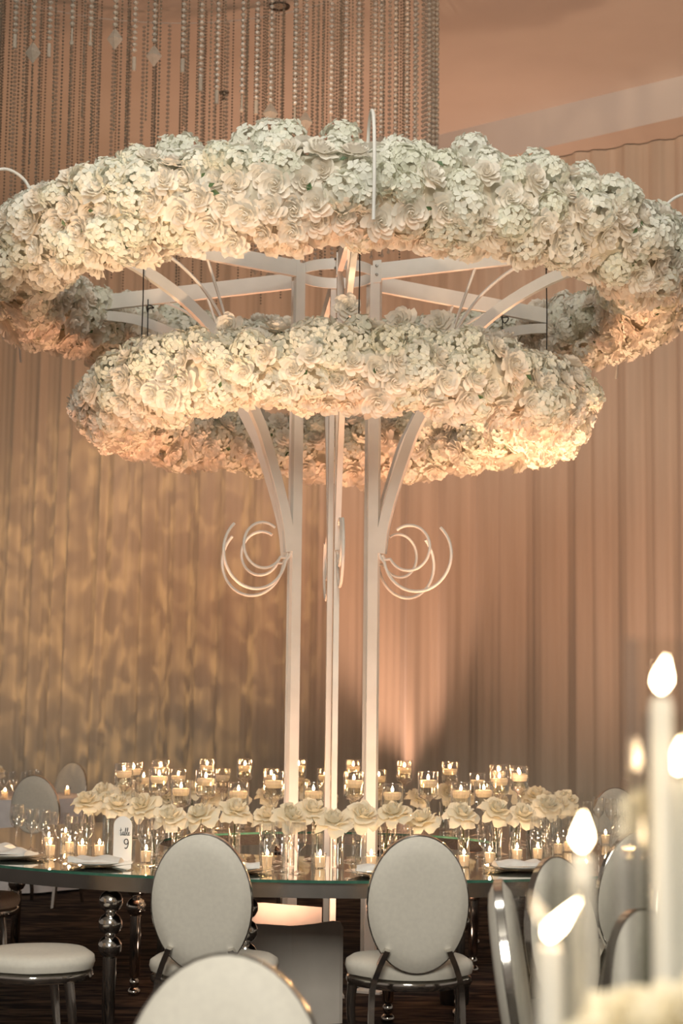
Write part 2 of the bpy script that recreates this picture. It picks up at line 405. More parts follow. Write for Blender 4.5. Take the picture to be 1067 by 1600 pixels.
TC = Vector((-0.043, 9.21, 0))
def flower_ring(label, R, rt, z0, spacing, rr, rh, seed, extra=()):
    root = thing('flower_ring', label, 'flower ring', (TC.x, TC.y, z0))
    rnd = random.Random(seed)
    # core
    core = MB(); nU, nV = 72, 10
    V = [((R + (rt-.035)*math.cos(b))*math.cos(a), (R + (rt-.035)*math.cos(b))*math.sin(a), (rt-.035)*math.sin(b))
         for a in [2*PI*i/nU for i in range(nU)] for b in [2*PI*j/nV for j in range(nV)]]
    core.add(V, [(i*nV+j, ((i+1) % nU)*nV+j, ((i+1) % nU)*nV+(j+1) % nV, i*nV+(j+1) % nV) for i in range(nU) for j in range(nV)])
    obj('foam_core', core, 'foam_core', root)
    # dart throwing over the tube surface
    pts = []; cell = {}; cs = spacing
    tries = int(26 * 4*PI*PI*R*rt / (spacing*spacing))
    for _ in range(tries):
        a = rnd.uniform(0, 2*PI); b = rnd.uniform(0, 2*PI)
        if rnd.random() > (R + rt*math.cos(b))/(R + rt): continue
        rad = rt + rnd.uniform(-.028, .028) + 0.045*noise.noise(Vector((math.cos(a)*R*2.2, math.sin(a)*R*2.2, b)))
        p = Vector(((R + rad*math.cos(b))*math.cos(a), (R + rad*math.cos(b))*math.sin(a), rad*math.sin(b)))
        key = tuple(int(math.floor(c/cs)) for c in p); ok = True
        for dx in (-1, 0, 1):
            for dy in (-1, 0, 1):
                for dz in (-1, 0, 1):
                    for q in cell.get((key[0]+dx, key[1]+dy, key[2]+dz), ()):
                        if (q - p).length < spacing: ok = False; break
                    if not ok: break
                if not ok: break
            if not ok: break
        if not ok: continue
        cell.setdefault(key, []).append(p)
        n = Vector((math.cos(b)*math.cos(a), math.cos(b)*math.sin(a), math.sin(b)))
        up = math.sin(b)
        hyd = rnd.random() < (0.62 if up > 0.35 else 0.36 if up > -0.2 else 0.25)
        pts.append((p, n, hyd))
    for ex, ey, ez, hyd in extra: pts.append((Vector((ex, ey, ez)), Vector((rnd.uniform(-.2, .2), -1, .45)).normalized(), hyd))
    items = []
    for p, n, hyd in pts:
        n2 = (n + Vector([rnd.uniform(-.4, .4) for _ in range(3)]))
        if n.z < -.2: n2 += Vector((p.x, p.y, 0)).normalized() * (.75 if n.x*p.x + n.y*p.y > -.3*R else -.4)
        n2.normalize()
        q = n2.to_track_quat('Z', 'Y').to_matrix().to_4x4() @ Matrix.Rotation(rnd.uniform(0, 6.28), 4, 'Z')
        sc = (rh if hyd else rr) * rnd.uniform(.84, 1.16)
        M = Matrix.Translation(p - n*(0.02 if hyd else 0)) @ q @ Matrix.Scale(sc, 4)
        wp = p + Vector((TC.x, TC.y, z0)); tov = (Vector((0, 0, CAM_H)) - wp)
        vis = n.dot(tov.normalized()); d = tov.length
        items.append((vis, d, hyd, M))
    for hyd, MES, MBS, nm in ((False, ROSE_ME, ROSES, 'rose'), (True, HYD_ME, HYDS, 'hydrangea')):
        sel = [it for it in items if it[2] == hyd]
        sel.sort(key=lambda it: (it[1] if it[0] > -0.12 else 100 + it[1]))
        for it in sel[:300]:
            o = obj(nm, rnd.choice(MES), None, root); o.matrix_local = it[3]
        rest = sel[300:]
        if rest:
            VV, FF, off = [], [], 0
            for it in rest:
                mbx = rnd.choice(MBS); A = NPV[id(mbx)]; Mx = np.array(it[3])
                VV.append(A @ Mx[:3, :3].T + Mx[:3, 3]); FF.extend([tuple(i + off for i in f) for f in mbx.f]); off += len(A)
            me = bpy.data.meshes.new(nm + '_cover'); me.from_pydata(np.concatenate(VV).tolist(), [], FF); me.update()
            me.polygons.foreach_set('use_smooth', [True]*len(me.polygons))
            me.materials.append(MATS['petal_hydrangea' if hyd else 'petal_rose'])
            o = obj(nm + '_cover', me, None, root); o['kind'] = 'stuff'
    # stems of the flowers that stand clear of the ring
    for ex, ey, ez, hyd in extra:
        obj('stem', MB().tube([(ex, ey, ez - .01), (ex + .01, ey + .01, ez - .12), (ex*.99, ey*.99, ez - .24)], .005, 6), 'stem_green', root)
    # leaves peeping out between the petals
    lv = MB()
    for _ in range(int(len(pts)*.22)):
        a = rnd.uniform(0, 2*PI); b = rnd.uniform(0, 2*PI); rad = rt + rnd.uniform(-.01, .02)
        p = Vector(((R + rad*math.cos(b))*math.cos(a), (R + rad*math.cos(b))*math.sin(a), rad*math.sin(b)))
        n = Vector((math.cos(b)*math.cos(a), math.cos(b)*math.sin(a), math.sin(b)))
        A = n.orthogonal().normalized(); A = Matrix.Rotation(rnd.uniform(0, 6.28), 3, n) @ A; B = n.cross(A); L = rnd.uniform(.03, .05)
        lv.add([p, p + A*L*.5 + B*L*.3 + n*.01, p + A*L + n*.005, p + A*L*.5 - B*L*.3 + n*.01, p + A*L*.5 + n*.002], [(0, 1, 4), (1, 2, 4), (2, 3, 4), (3, 0, 4)])
    o = obj('leaves', lv, 'leaf_green', root); o['kind'] = 'stuff'
    return root
flower_ring('wide upper ring of white roses and hydrangeas on top of the white metal tree', 1.76, 0.205, 3.79, 0.098, 0.077, 0.096, 21, [(-.30, -1.72, .285, True), (-.22, -1.76, .27, True), (-.40, -1.70, .27, True), (.02, -1.76, .27, True), (-.78, -1.58, .27, True), (-.70, -1.62, .26, True), (.62, -1.66, .26, True), (.95, -1.50, .25, True), (1.2, -1.3, .26, True)])
low_extra = [(0.06, -1.20, .30, False), (0.32, -1.14, .24, False), (0.51, -1.08, .25, False), (0.71, -1.0, .22, False), (-.52, -1.1, .22, False)]
flower_ring('smaller lower ring of white roses and hydrangeas hung on black cables', 1.22, 0.165, 3.105, 0.096, 0.074, 0.091, 22, low_extra)

# ------------------------------------------------------------------ white metal tree
DELTA = math.radians(4.5)
tree = thing('metal_tree', 'tall white metal tree frame with six arched arms rising through the ring table', 'centerpiece', (TC.x, TC.y, 0))
ZB0, ZB1 = 3.83, 3.92
arch = spline([(.285, 0, 2.31), (.315, 0, 2.50), (.415, 0, 2.81), (.52, 0, 3.05), (.80, 0, 3.47), (1.25, 0, 3.73), (1.76, 0, 3.83)], 7)
def arc(cx, cz, r, a0, a1, n=28): return [(cx + r*math.cos(a0 + (a1-a0)*k/n), 0, cz + r*math.sin(a0 + (a1-a0)*k/n)) for k in range(n+1)]
dg = math.radians
small_scroll = [(.295, 0, 2.30), (.31, 0, 2.275)] + arc(.45, 2.335, .122, dg(208), dg(485))
large_scroll = [(.272, 0, 2.33), (.285, 0, 2.285)] + arc(.50, 2.295, .195, dg(190), dg(407))
top_hook = spline([(1.86, 0, 3.86), (1.835, 0, 3.96), (1.88, 0, 4.06), (1.98, 0, 4.10), (2.08, 0, 4.05), (2.135, 0, 3.93), (2.15, 0, 3.75), (2.13, 0, 3.56)], 6)
brace_curved = spline([(1.12, 0, 3.84), (.98, 0, 3.77), (.84, 0, 3.66), (.72, 0, 3.50), (.66, 0, 3.33)], 6)
brace_straight = [(.83, 0, 3.84), (.55, 0, 3.12)]
side = (0, 1, 0)
PARTS = [
    ('post', MB().box((.245, 0, 1.955), (.058, .029, 3.91)), 12, 'white_paint'),
    ('base_plate', MB().box((.245, 0, .006), (.16, .12, .012)), None, 'white_paint'),
    ('beam', MB().box(((.275+1.78)/2, 0, (ZB0+ZB1)/2), (1.78-.275, .03, ZB1-ZB0)), None, 'white_paint'),
    ('beam_bracket', MB().box((.258, -.018, 3.872), (.05, .006, .125)), None, 'white_paint'),
    ('arched_arm', MB().strip(arch, side, .058, .03), None, 'white_paint'),
    ('small_scroll', MB().tube(small_scroll, .008, 8), None, 'white_paint'),
    ('large_scroll', MB().tube(large_scroll, .0085, 8), None, 'white_paint'),
    ('top_hook', MB().tube(top_hook, .008, 8), None, 'white_paint'),
    ('curved_brace', MB().tube(brace_curved, .009, 6), None, 'white_paint'),
    ('straight_brace', MB().tube(brace_straight, .008, 6), None, 'white_paint')]
meshes = [(n, mb.mesh(n, True, 35), mt) for n, mb, _, mt in PARTS]
for n, me, mt in meshes: me.materials.append(MATS[mt])
bolt_me = MB().lathe([(0, .012), (.007, .010), (.009, .0)], 8, M=Matrix.Rotation(PI/2, 3, 'X')).mesh('bolt'); bolt_me.materials.append(MATS['steel'])
cable_me = MB().tube([(0, 0, 0), (0.004, 0, -.3), (0, 0, -.66)], .0035, 6).mesh('cable'); cable_me.materials.append(MATS['black_cable'])
tie_me = MB().tube([(.022*math.cos(t), .022*math.sin(t), .012*math.sin(2*t)) for t in [2*PI*k/14 for k in range(14)]], .004, 6, closed=True).mesh('cable_knot'); tie_me.materials.append(MATS['black_cable'])
for k in range(6):
    ang = -PI/2 + DELTA + k*PI/3      # azimuth in the XY plane; k = 0 points at the camera
    Rz = Matrix.Rotation(ang, 4, 'Z')
    for n, me, mt in meshes:
        o = obj(n, me, None, tree); o.rotation_euler = (0, 0, ang)
    for zb in (3.852, 3.902):
        o = obj('bolt', bolt_me, None, tree); o.matrix_local = Rz @ Matrix.Translation((.258, -.021, zb))
    p = Rz @ Vector((1.22, .019, 3.86)); p2 = Rz @ Vector((1.30, .02, 3.84))
    c = obj('cable', cable_me, None, tree); c.location = p
    c2 = obj('cable_knot', tie_me, None, tree); c2.location = Rz @ Vector((1.22, .0, 3.81)); c2.rotation_euler = (.6, .3, k)
hub = MB().lathe([(.205, ZB0+.03), (.205, ZB1), (.212, ZB1), (.212, ZB0+.03), (.205, ZB0+.03)], 48)
obj('hub_band', hub, 'white_paint', tree)
obj('hub_rod', MB().tube([(.03, -.05, 3.86), (.05, -.09, 3.4), (.03, -.10, 3.1)], .012, 8), 'white_paint', tree)

# low bent screen with the uplight inside, on the carpet by the tree
sc_ = thing('bent_screen', 'low bent board screen on the carpet hiding the uplight at the tree foot', 'screen', (-0.18, 8.10, 0))
def panel(path, zs):
    mb = MB(); n = len(path); th = .012
    V = []
    for (x, y), zt in zip(path, zs): V += [(x, y, .004), (x, y, zt), (x, y + th, zt), (x, y + th, .004)]
    Fc = []
    for i in range(n-1):
        for a in range(4): Fc.append((i*4+a, (i+1)*4+a, (i+1)*4+(a+1) % 4, i*4+(a+1) % 4))
    Fc += [(0, 1, 2, 3), ((n-1)*4+3, (n-1)*4+2, (n-1)*4+1, (n-1)*4)]
    return mb.add(V, Fc)
obj('front_panel', panel([(-.40, .05), (-.22, .0), (-.03, -.02), (.06, 0), (.16, .03), (.195, .04), (.21, .05)], [.47, .462, .455, .462, .475, .47, .44]), 'screen_board', sc_, smooth=False)
obj('back_panel', panel([(-.46, .80), (-.2, .86), (.1, .93)], [.47, .468, .44]), 'screen_board', sc_, smooth=False)
ul = thing('uplight_fixture', 'small black floor uplight behind the low bent screen', 'uplight', (-0.22, 8.60, 0))
obj('housing', MB().lathe([(0, .0), (.07, .0), (.075, .02), (.075, .095), (.066, .10)], 20), 'dark_metal', ul)
obj('lens', MB().lathe([(.0, .096), (.066, .098)], 20), 'lamp_lens', ul)

for px_, py_ in FILL_PUCKS:  # fixtures added to go with the fill lamps, hidden by the table
    dup(ul, (px_, py_, 0), 0, 'small black fixture added for a fill light on the carpet inside the ring table', 'added fill lights inside the ring table')
# ------------------------------------------------------------------ ring table
RO, RI, TZ = 2.15, 0.917, 0.76
SEAM = -PI/2 - math.radians(18)
leg_prof = [(0, 0), (.028, 0), (.034, .012), (.03, .03), (.018, .04), (.024, .055), (.024, .075), (.016, .085), (.027, .10), (.03, .40)]
for zc in (.445, .54, .635): leg_prof += [(.052*math.cos(t), zc + .05*math.sin(t)) for t in [dg(a) for a in (-65, -40, -15, 15, 40, 65)]]
leg_prof += [(.03, .69), (.0, .69)]
leg_me = MB().lathe(leg_prof, 18).mesh('leg'); leg_me.materials.append(MATS['chrome'])
for q in range(4):
    a0 = SEAM + q*PI/2 + .002; a1 = a0 + PI/2 - .004
    t = thing('quarter_ring_table', ['quarter-ring mirror-topped table with the pair of wine glasses between the two nearest chairs', 'quarter-ring mirror-topped table behind the row of tall tapers', 'quarter-ring mirror-topped table on the drape side of the metal tree', 'quarter-ring mirror-topped table carrying the table 9 card'][q], 'table', (TC.x, TC.y, 0), 0, 'quarter tables joined in a ring')
    obj('mirror_top', MB().lathe([(RI, TZ), (RO, TZ)], 40, a0=a0, a1=a1), 'mirror', t)
    ed = MB().lathe([(RI, TZ-.0005), (RI, TZ-.012)], 40, a0=a0, a1=a1).lathe([(RO, TZ-.012), (RO, TZ-.0005)], 40, a0=a0, a1=a1)
    obj('glass_edge', ed, 'glass_edge', t)
    obj('underside', MB().lathe([(RI, TZ-.012), (RO, TZ-.012)], 40, a0=a0, a1=a1), 'dark_metal', t)
    ap = MB().lathe([(RO-.03, TZ-.013), (RO-.03, TZ-.075), (RO-.05, TZ-.075), (RO-.05, TZ-.013)], 40, a0=a0, a1=a1)
    obj('outer_apron', ap, 'steel', t)
    ap = MB().lathe([(RI+.05, TZ-.013), (RI+.05, TZ-.075), (RI+.03, TZ-.075), (RI+.03, TZ-.013)], 40, a0=a0, a1=a1)
    obj('inner_apron', ap, 'steel', t)
    for rr_, aa in ((RO-.09, a0 + dg(8.5)), (RO-.09, a1 - dg(8.5)), (RI+.12, a0 + dg(34)), (RI+.12, a1 - dg(34))):
        o = obj('leg', leg_me, None, t, (rr_*math.cos(aa), rr_*math.sin(aa), 0))

# ------------------------------------------------------------------ candles
def flame_mb(h=.03, r=.0055, lean=0.0):
    prof = [(0, 0), (.6, .12), (1, .3), (.85, .5), (.45, .75), (0, 1)]
    mb = MB().lathe([(a*r, b*h) for a, b in prof], 8)
    mb.v = [(x + lean*(z/h)**1.5*h, y, z) for x, y, z in mb.v]
    return mb
flame_me = flame_mb(.026, .0062).mesh('flame'); flame_me.materials.append(MATS['flame'])
def make_hurricane(hb, name, label, lit=True):
    """stemmed cylinder glass: foot, stem, cylinder; water and floating candle inside. hb = height of the cylinder floor"""
    t = thing(name, label, 'candle holder')
    r, H = .0485, hb + .118
    prof = [(0, .002), (.042, .002), (.043, .006), (.015, .014), (.008, .03), (.007, hb*.45), (.011, hb*.5), (.007, hb*.55), (.008, hb-.03), (.02, hb-.012), (.040, hb-.004), (.0475, hb+.006), (r, hb+.02), (r, H), (r-.002, H+.001), (r-.003, H-.001)]
    obj('glass', MB().lathe(prof, 24), 'clear_glass', t)
    wz = hb + .062
    obj('water', MB().lathe([(0, hb+.0055), (.039, hb+.008), (r-.0032, hb+.022), (r-.0032, wz), (0, wz)], 20), 'water', t)
    c = obj('floating_candle', MB().lathe([(0, wz-.018), (.030, wz-.018), (.038, wz-.012), (.042, wz+.004), (.0415, wz+.014), (.038, wz+.017), (.012, wz+.0125), (0, wz+.012)], 20), 'wax', t)
    obj('wick', MB().tube([(0, 0, wz+.011), (0, 0, wz+.022)], .0012, 5), 'wick_black', c)
    if lit:
        f = obj('flame', flame_me, None, c, (0, 0, wz+.019))
    return t
HL = 'stemmed cylinder glass with a lit floating candle, on the ring table'
HUR = [('t', -1.133, 9.022), ('t', -1.133, 9.445), ('t', -1.022, 9.804), ('t', -.868, 8.272), ('l', -1.094, 9.6), ('l', -.936, 9.99), ('t', -.79, 10.25), ('t', -.624, 8.043),
       ('u', -.69, 10.177), ('t', -.568, 10.354), ('l', -.463, 7.937), ('l', -.753, 8.187), ('l', -.405, 10.289), ('t', -.297, 7.861), ('t', -.245, 10.45), ('l', -.117, 8.042), ('l', -.082, 10.36),
       ('t', .09, 10.45), ('t', .072, 7.997), ('l', .242, 10.268), ('t', .397, 10.31), ('l', .252, 7.989), ('t', .426, 8.127), ('t', .659, 10.111), ('l', .80, 9.83), ('t', .90, 9.62),
       ('l', .591, 8.256), ('l', .712, 8.38), ('t', .797, 8.475), ('t', .965, 9.113), ('t', .99, 9.40)]
protos = {'t': make_hurricane(.296, 'candle_hurricane', 'taller ' + HL), 'l': make_hurricane(.242, 'candle_hurricane', 'shorter ' + HL),
          'u': make_hurricane(.242, 'candle_hurricane', 'stemmed cylinder glass whose floating candle is not burning', False)}
gname = {'t': 'taller floating-candle glasses', 'l': 'shorter floating-candle glasses', 'u': None}
used = set()
for k, x, y in HUR:
    o = protos[k] if k not in used else dup(protos[k], (0, 0, 0)); used.add(k)
    o.location = (x, y, TZ + .0005); o.rotation_euler = (0, 0, random.uniform(0, 6))
    if gname[k]: o['group'] = gname[k]

def make_votive():
    t = thing('votive_candle', 'short ivory votive candle burning in a clear glass cup on the mirror table', 'candle', group='votives on the ring table')
    obj('glass_cup', MB().lathe([(0, .001), (.023, .001), (.0245, .004), (.0285, .066), (.027, .0668), (.0265, .065)], 20), 'clear_glass', t)
    c = obj('wax', MB().lathe([(0, .0055), (.0205, .0055), (.0235, .050), (.021, .052), (.006, .050), (0, .050)], 18), 'wax', t)
    obj('wick', MB().tube([(0, 0, .049), (0, 0, .058)], .0011, 5), 'wick_black', c)
    obj('flame', flame_me, None, c, (0, 0, .056))
    return t
VOT = [(-1.359, 8.123), (-1.211, 8.144), (-1.131, 8.155), (-.872, 7.825), (-.313, 7.626), (-.078, 7.624), (.15, 7.685), (.571, 7.773), (.704, 7.962), (.852, 8.162), (.96, 8.251), (1.101, 8.584),
       (-.487, 10.62), (.45, 10.60), (-1.30, 8.33), (1.17, 8.75), (1.30, 9.0), (-.62, 7.62), (.36, 7.66), (-1.45, 8.62), (.70, 10.45), (-.75, 10.40), (1.45, 9.3), (-1.42, 8.95)]
vp = make_votive()
for i, (x, y) in enumerate(VOT):
    o = vp if i == 0 else dup(vp, (0, 0, 0)); o.location = (x, y, TZ + .0005)

# ------------------------------------------------------------------ roses in bud vases
BIG = [rose_mb(s, 1.0).mesh('bloom', True, None) for s in (31, 32, 33, 34)]
for me in BIG: me.materials.append(MATS['petal_table_rose'])
vase_me = MB().lathe([(0, .001), (.0255, .001), (.027, .004), (.027, .17), (.0255, .1708), (.025, .169)], 18).mesh('bud_vase'); vase_me.materials.append(MATS['clear_glass'])
wat_me = MB().lathe([(0, .0115), (.0242, .0125), (.0242, .11), (0, .11)], 16).mesh('water'); wat_me.materials.append(MATS['water'])
def table_rose(x, y, z, rr, seed, grp, label, zbase=TZ, vase=True, cl_label=None):
    rnd = random.Random(seed)
    az = math.atan2(y - TC.y, x - TC.x)
    vx, vy = x - .03*math.cos(az) + rnd.uniform(-.03, .03), y - .03*math.sin(az) + rnd.uniform(-.02, .02)
    t = thing('cut_rose', label, 'rose', (vx, vy, zbase + .0135), 0, grp)
    dx, dy = x - vx, y - vy; dz = z - zbase - .0135
    lx, ly = rnd.uniform(-.012, .012), rnd.uniform(-.012, .012)
    sx, sy = -dx*.25, -dy*.25
    l = math.hypot(sx, sy)
    if l > .017: sx, sy = sx*.017/l, sy*.017/l
    kx = dx*.35; ky = dy*.35; l = math.hypot(kx, ky)
    if l > .017: kx, ky = kx*.017/l, ky*.017/l
    pts = spline([(sx, sy, .004), (kx, ky, .158), (dx*.8, dy*.8, dz - .04), (dx, dy, dz + .0)], 5)
    obj('stem', MB().tube(pts, .0032, 6), 'stem_green', t)
    b = obj('bloom', rnd.choice(BIG), None, t)
    n = Vector((rnd.uniform(-.35, .35), -.55 + rnd.uniform(-.25, .25), .75)).normalized()
    b.matrix_local = Matrix.Translation((dx, dy, dz)) @ n.to_track_quat('Z', 'Y').to_matrix().to_4x4() @ Matrix.Rotation(rnd.uniform(0, 6), 4, 'Z') @ Matrix.Scale(rr, 4)
    if vase:
        v = thing('bud_vase', 'slim clear glass cylinder vase of water holding one rose', 'vase', (vx, vy, zbase + .0005), 0, 'bud vases on the ring table')
        obj('glass', vase_me, None, v); obj('water', wat_me, None, v)
RL_ = 'large open ivory rose with a dark stem in a slim glass vase'
FR = [(-1.301, 8.848), (-1.308, 9.50), (-1.24, 9.20), (-1.10, 8.52), (-.93, 8.14), (-.775, 7.88), (-.62, 7.73), (-.47, 7.85), (-.325, 7.98), (-.212, 7.70), (-.123, 7.92), (-.018, 7.68), (.11, 7.85), (.25, 7.74),
      (.385, 7.83), (.575, 7.98), (.75, 8.13), (.90, 8.36), (1.10, 9.0), (1.13, 9.75), (1.19, 9.3), (1.27, 9.55), (1.05, 8.62)]
for i, (x, y) in enumerate(FR):
    table_rose(x, y, .985 + .02*math.sin(i*2.1), .084, 100 + i, 'ivory roses in bud vases', RL_)
rnd = random.Random(5)
for i in range(17):
    a = dg(30 + 122*i/16) ; r = 1.36 + rnd.uniform(-.05, .08)
    table_rose(TC.x + r*math.cos(a), TC.y + r*math.sin(a), .97 + rnd.uniform(-.03, .04), .078, 200 + i, 'ivory roses in bud vases', RL_)

# ------------------------------------------------------------------ place settings
wine_me = MB().lathe([(0, .002), (.034, .002), (.035, .004), (.012, .008), (.0045, .014), (.004, .085), (.008, .095), (.028, .115), (.036, .14), (.037, .165), (.032, .215), (.031, .2155)], 22).mesh('wine_glass')
wine_me.materials.append(MATS['clear_glass'])
for i, (x, y, s) in enumerate([(-.2417, 7.443, 1), (-.17, 7.36, 1), (-1.612, 8.61, 1), (-1.518, 8.5, .92), (-1.268, 7.88, 1), (-1.19, 7.78, .95), (-1.24, 7.98, .9), (.93, 7.99, 1), (.985, 8.06, .95),
                              (1.548, 10.2, 1), (1.665, 10.22, .95), (1.60, 10.05, 1), (1.47, 10.1, .9), (-.86, 7.66, .95), (-.80, 7.60, 1.0), (-1.34, 7.95, 1.0), (-1.16, 7.92, 1.0), (-1.43, 8.32, .95), (-.31, 7.50, .92), (.66, 7.70, .9), (1.07, 8.15, 1.0), (.28, 7.47, .95), (1.40, 8.55, 1.0), (1.48, 8.7, .95)]):
    o = obj('wine_glass', wine_me, None, None, (x, y, TZ + .0005)); o.scale = (s, s, s)
    tag(o, 'empty clear stemmed wine glass at a place setting on the ring table', 'glass', 'wine glasses on the ring table')
charger_me = MB().lathe([(0, .001), (.08, .001), (.13, .008), (.16, .014), (.16, .017), (.128, .012), (.08, .005), (0, .005)], 36).mesh('charger_plate'); charger_me.materials.append(MATS['charger_glass'])
plate_me = MB().lathe([(0, 0), (.06, 0), (.09, .006), (.115, .013), (.115, .016), (.088, .010), (.06, .004), (0, .004)], 32).mesh('dinner_plate'); plate_me.materials.append(MATS['porcelain'])
def napkin_mesh(seed):
    rnd = random.Random(seed); NX, NY = 16, 8; V = []; mb = MB()
    for layer in (0, 1):
        for j in range(NY+1):
            for i in range(NX+1):
                u = -1 + 2*i/NX; v = -1 + 2*j/NY
                z = .004 + (.020 if layer else 0) * (1 - .35*abs(v)**3) + .005*math.sin(u*5 + seed)*(layer) + .006*math.sin(v*3 + u*2 + seed)*layer
                V.append((u*.115*(1 - .15*(v+1)/2), v*.055 + .012*math.sin(u*2 + seed), z))
    n = (NX+1)*(NY+1); Fc = []
    for j in range(NY):
        for i in range(NX):
            a = j*(NX+1)+i; Fc.append((a, a+NX+1, a+NX+2, a+1)); Fc.append((n+a, n+a+1, n+a+NX+2, n+a+NX+1))
    for i in range(NX): Fc.append((i, i+1, n+i+1, n+i)); b = NY*(NX+1)+i; Fc.append((b, n+b, n+b+1, b+1))
    for j in range(NY):
        a = j*(NX+1); b = (j+1)*(NX+1); Fc.append((a, n+a, n+b, b)); a += NX; b += NX; Fc.append((a, b, n+b, n+a))
    me = mb.add(V, Fc).mesh('napkin', True, 60); me.materials.append(MATS['napkin_white']); return me
for i, (x, y, rz) in enumerate([(-1.06, 7.60, -.25), (-1.50, 7.98, -.6), (-.44, 7.42, -.1), (.80, 7.64, .35), (.19, 7.33, .1), (-1.66, 8.33, -.9)]):
    o = obj('charger_plate', charger_me, None, None, (x, y, TZ + .0005)); tag(o, 'round clear glass charger plate at a place setting on the ring table', 'plate', 'chargers on the ring table')
    o = obj('dinner_plate', plate_me, None, None, (x, y, TZ + .0065)); tag(o, 'white dinner plate resting on a glass charger under a napkin', 'plate', 'plates on the ring table')
    o = obj('napkin', napkin_mesh(i), None, None, (x, y, TZ + .0165)); o.rotation_euler = (0, 0, rz)
    tag(o, 'folded white napkin lying across a dinner plate on the ring table', 'napkin', 'napkins on the ring table')

# table number card
cd_ = thing('table_card', 'white arched card with black lettering reading table 9', 'card', (-.985, 7.86, TZ + .0005), dg(-8))
W2, HH = .043, .205
outl = [(-W2, 0), (W2, 0), (W2, HH - W2)] + [(W2*math.cos(t), HH - W2 + W2*math.sin(t)) for t in [PI*k/14 for k in range(1, 14)]] + [(-W2, HH - W2)]
n = len(outl); V = [(x, -.0015, z) for x, z in outl] + [(x, .0015, z) for x, z in outl]
obj('card_board', MB().add(V, [tuple(range(n)), tuple(reversed(range(n, 2*n)))] + [(i, n+i, n+(i+1) % n, (i+1) % n) for i in range(n)]), 'card_white', cd_, smooth=False)
obj('card_foot', MB().box((0, .012, .004), (.07, .05, .008)), 'card_white', cd_, smooth=False)
def stroke(mb, pts, wd, sx, sz, ox, oz):
    P = spline([(p[0]*sx + ox, 0, p[1]*sz + oz) for p in pts], 5)
    mb.strip([Vector((p.x, -.0021, p.z)) for p in P], (0, 1, 0), wd, .0008)
let = MB()
s_ = .0135
for pts, off in (([(.1, 1.9), (.05, .9), (.0, .2), (.15, 0), (.4, .25), (.6, .7)], 0), ([(-.35, 1.25), (.1, 1.32), (.5, 1.4)], 0),
                 ([(1.15, .85), (.8, .85), (.62, .4), (.75, .05), (1.0, .3), (1.18, .85), (1.12, .25), (1.25, .03), (1.5, .4)], 0),
                 ([(1.5, .4), (1.85, 1.5), (1.8, 1.9), (1.65, 1.5), (1.55, .3), (1.7, .02), (2.0, .35), (1.95, .7), (2.2, .6)], 0),
                 ([(2.2, .6), (2.55, 1.5), (2.5, 1.95), (2.32, 1.5), (2.25, .3), (2.42, .02), (2.7, .3)], 0),
                 ([(2.7, .3), (3.0, .55), (3.0, .85), (2.78, .75), (2.75, .25), (2.95, .02), (3.3, .3)], 0)):
    stroke(let, pts, .0022, s_, s_*1.35, -.010, .118)
obj('lettering', let, 'ink_black', cd_, smooth=False)
num = MB()
stroke(num, [(.92, 1.45), (.78, 1.85), (.45, 2.0), (.12, 1.8), (.02, 1.42), (.15, 1.05), (.48, .9), (.8, 1.1), (.94, 1.5), (.92, .9), (.75, .3), (.45, .0), (.15, .15)], .0042, .021, .021, .008, .060)
obj('numeral', num, 'ink_black', cd_, smooth=False)

# ------------------------------------------------------------------ chairs
def oval_pad(hw, hh, d, sgn):
    """domed oval cushion half, facing sgn*y"""
    mb = MB(); nr, nt_ = 8, 40; V = [(0, sgn*d, 0)]
    for i in range(1, nr+1):
        t = i/nr; f = (1 - t**4)**.5 if t < 1 else 0
        for k in range(nt_): a = 2*PI*k/nt_; V.append((hw*t*math.cos(a), sgn*(.010 + (d-.010)*f), hh*t*math.sin(a)))
    Fc = []
    for k in range(nt_): Fc.append((0, 1 + k, 1 + (k+1) % nt_))
    for i in range(nr-1):
        for k in range(nt_):
            a = 1 + i*nt_ + k; b = 1 + i*nt_ + (k+1) % nt_; Fc.append((a, a + nt_, b + nt_, b))
    return mb.add(V, Fc)
TL = Matrix.Rotation(dg(8), 3, 'X'); OC = Vector((0, -.245, .714))
def place(mb): mb.v = [tuple(TL @ Vector(p) + OC) for p in mb.v]; return mb
seat_out = []
for k in range(48):
    a = 2*PI*k/48; c, s = math.cos(a), math.sin(a)
    y = .045 + .245*(abs(s)**.8)*(1 if s > 0 else -1)
    wx = .255*(abs(c)**.75)*(1 if c > 0 else -1) * (1.0 if y > 0 else 1 - .36*min(1, -y/.2))
    seat_out.append((wx, y))
def seat_mb(z0, z1, grow=1.0):
    mb = MB(); lv = [(.97, z0), (1.0, z0 + (z1-z0)*.35), (.985, z0 + (z1-z0)*.7), (.9, z0 + (z1-z0)*.92), (.6, z1), (.0, z1 + .008)]
    V = []; n = 48
    for s, z in lv: V += [(x*s*grow, .045 + (y-.045)*s*grow, z) for x, y in seat_out]
    Fc = [tuple(reversed(range(n)))]
    for i in range(len(lv)-1):
        for k in range(n): Fc.append((i*n+k, i*n+(k+1) % n, (i+1)*n+(k+1) % n, (i+1)*n+k))
    return mb.add(V, Fc)
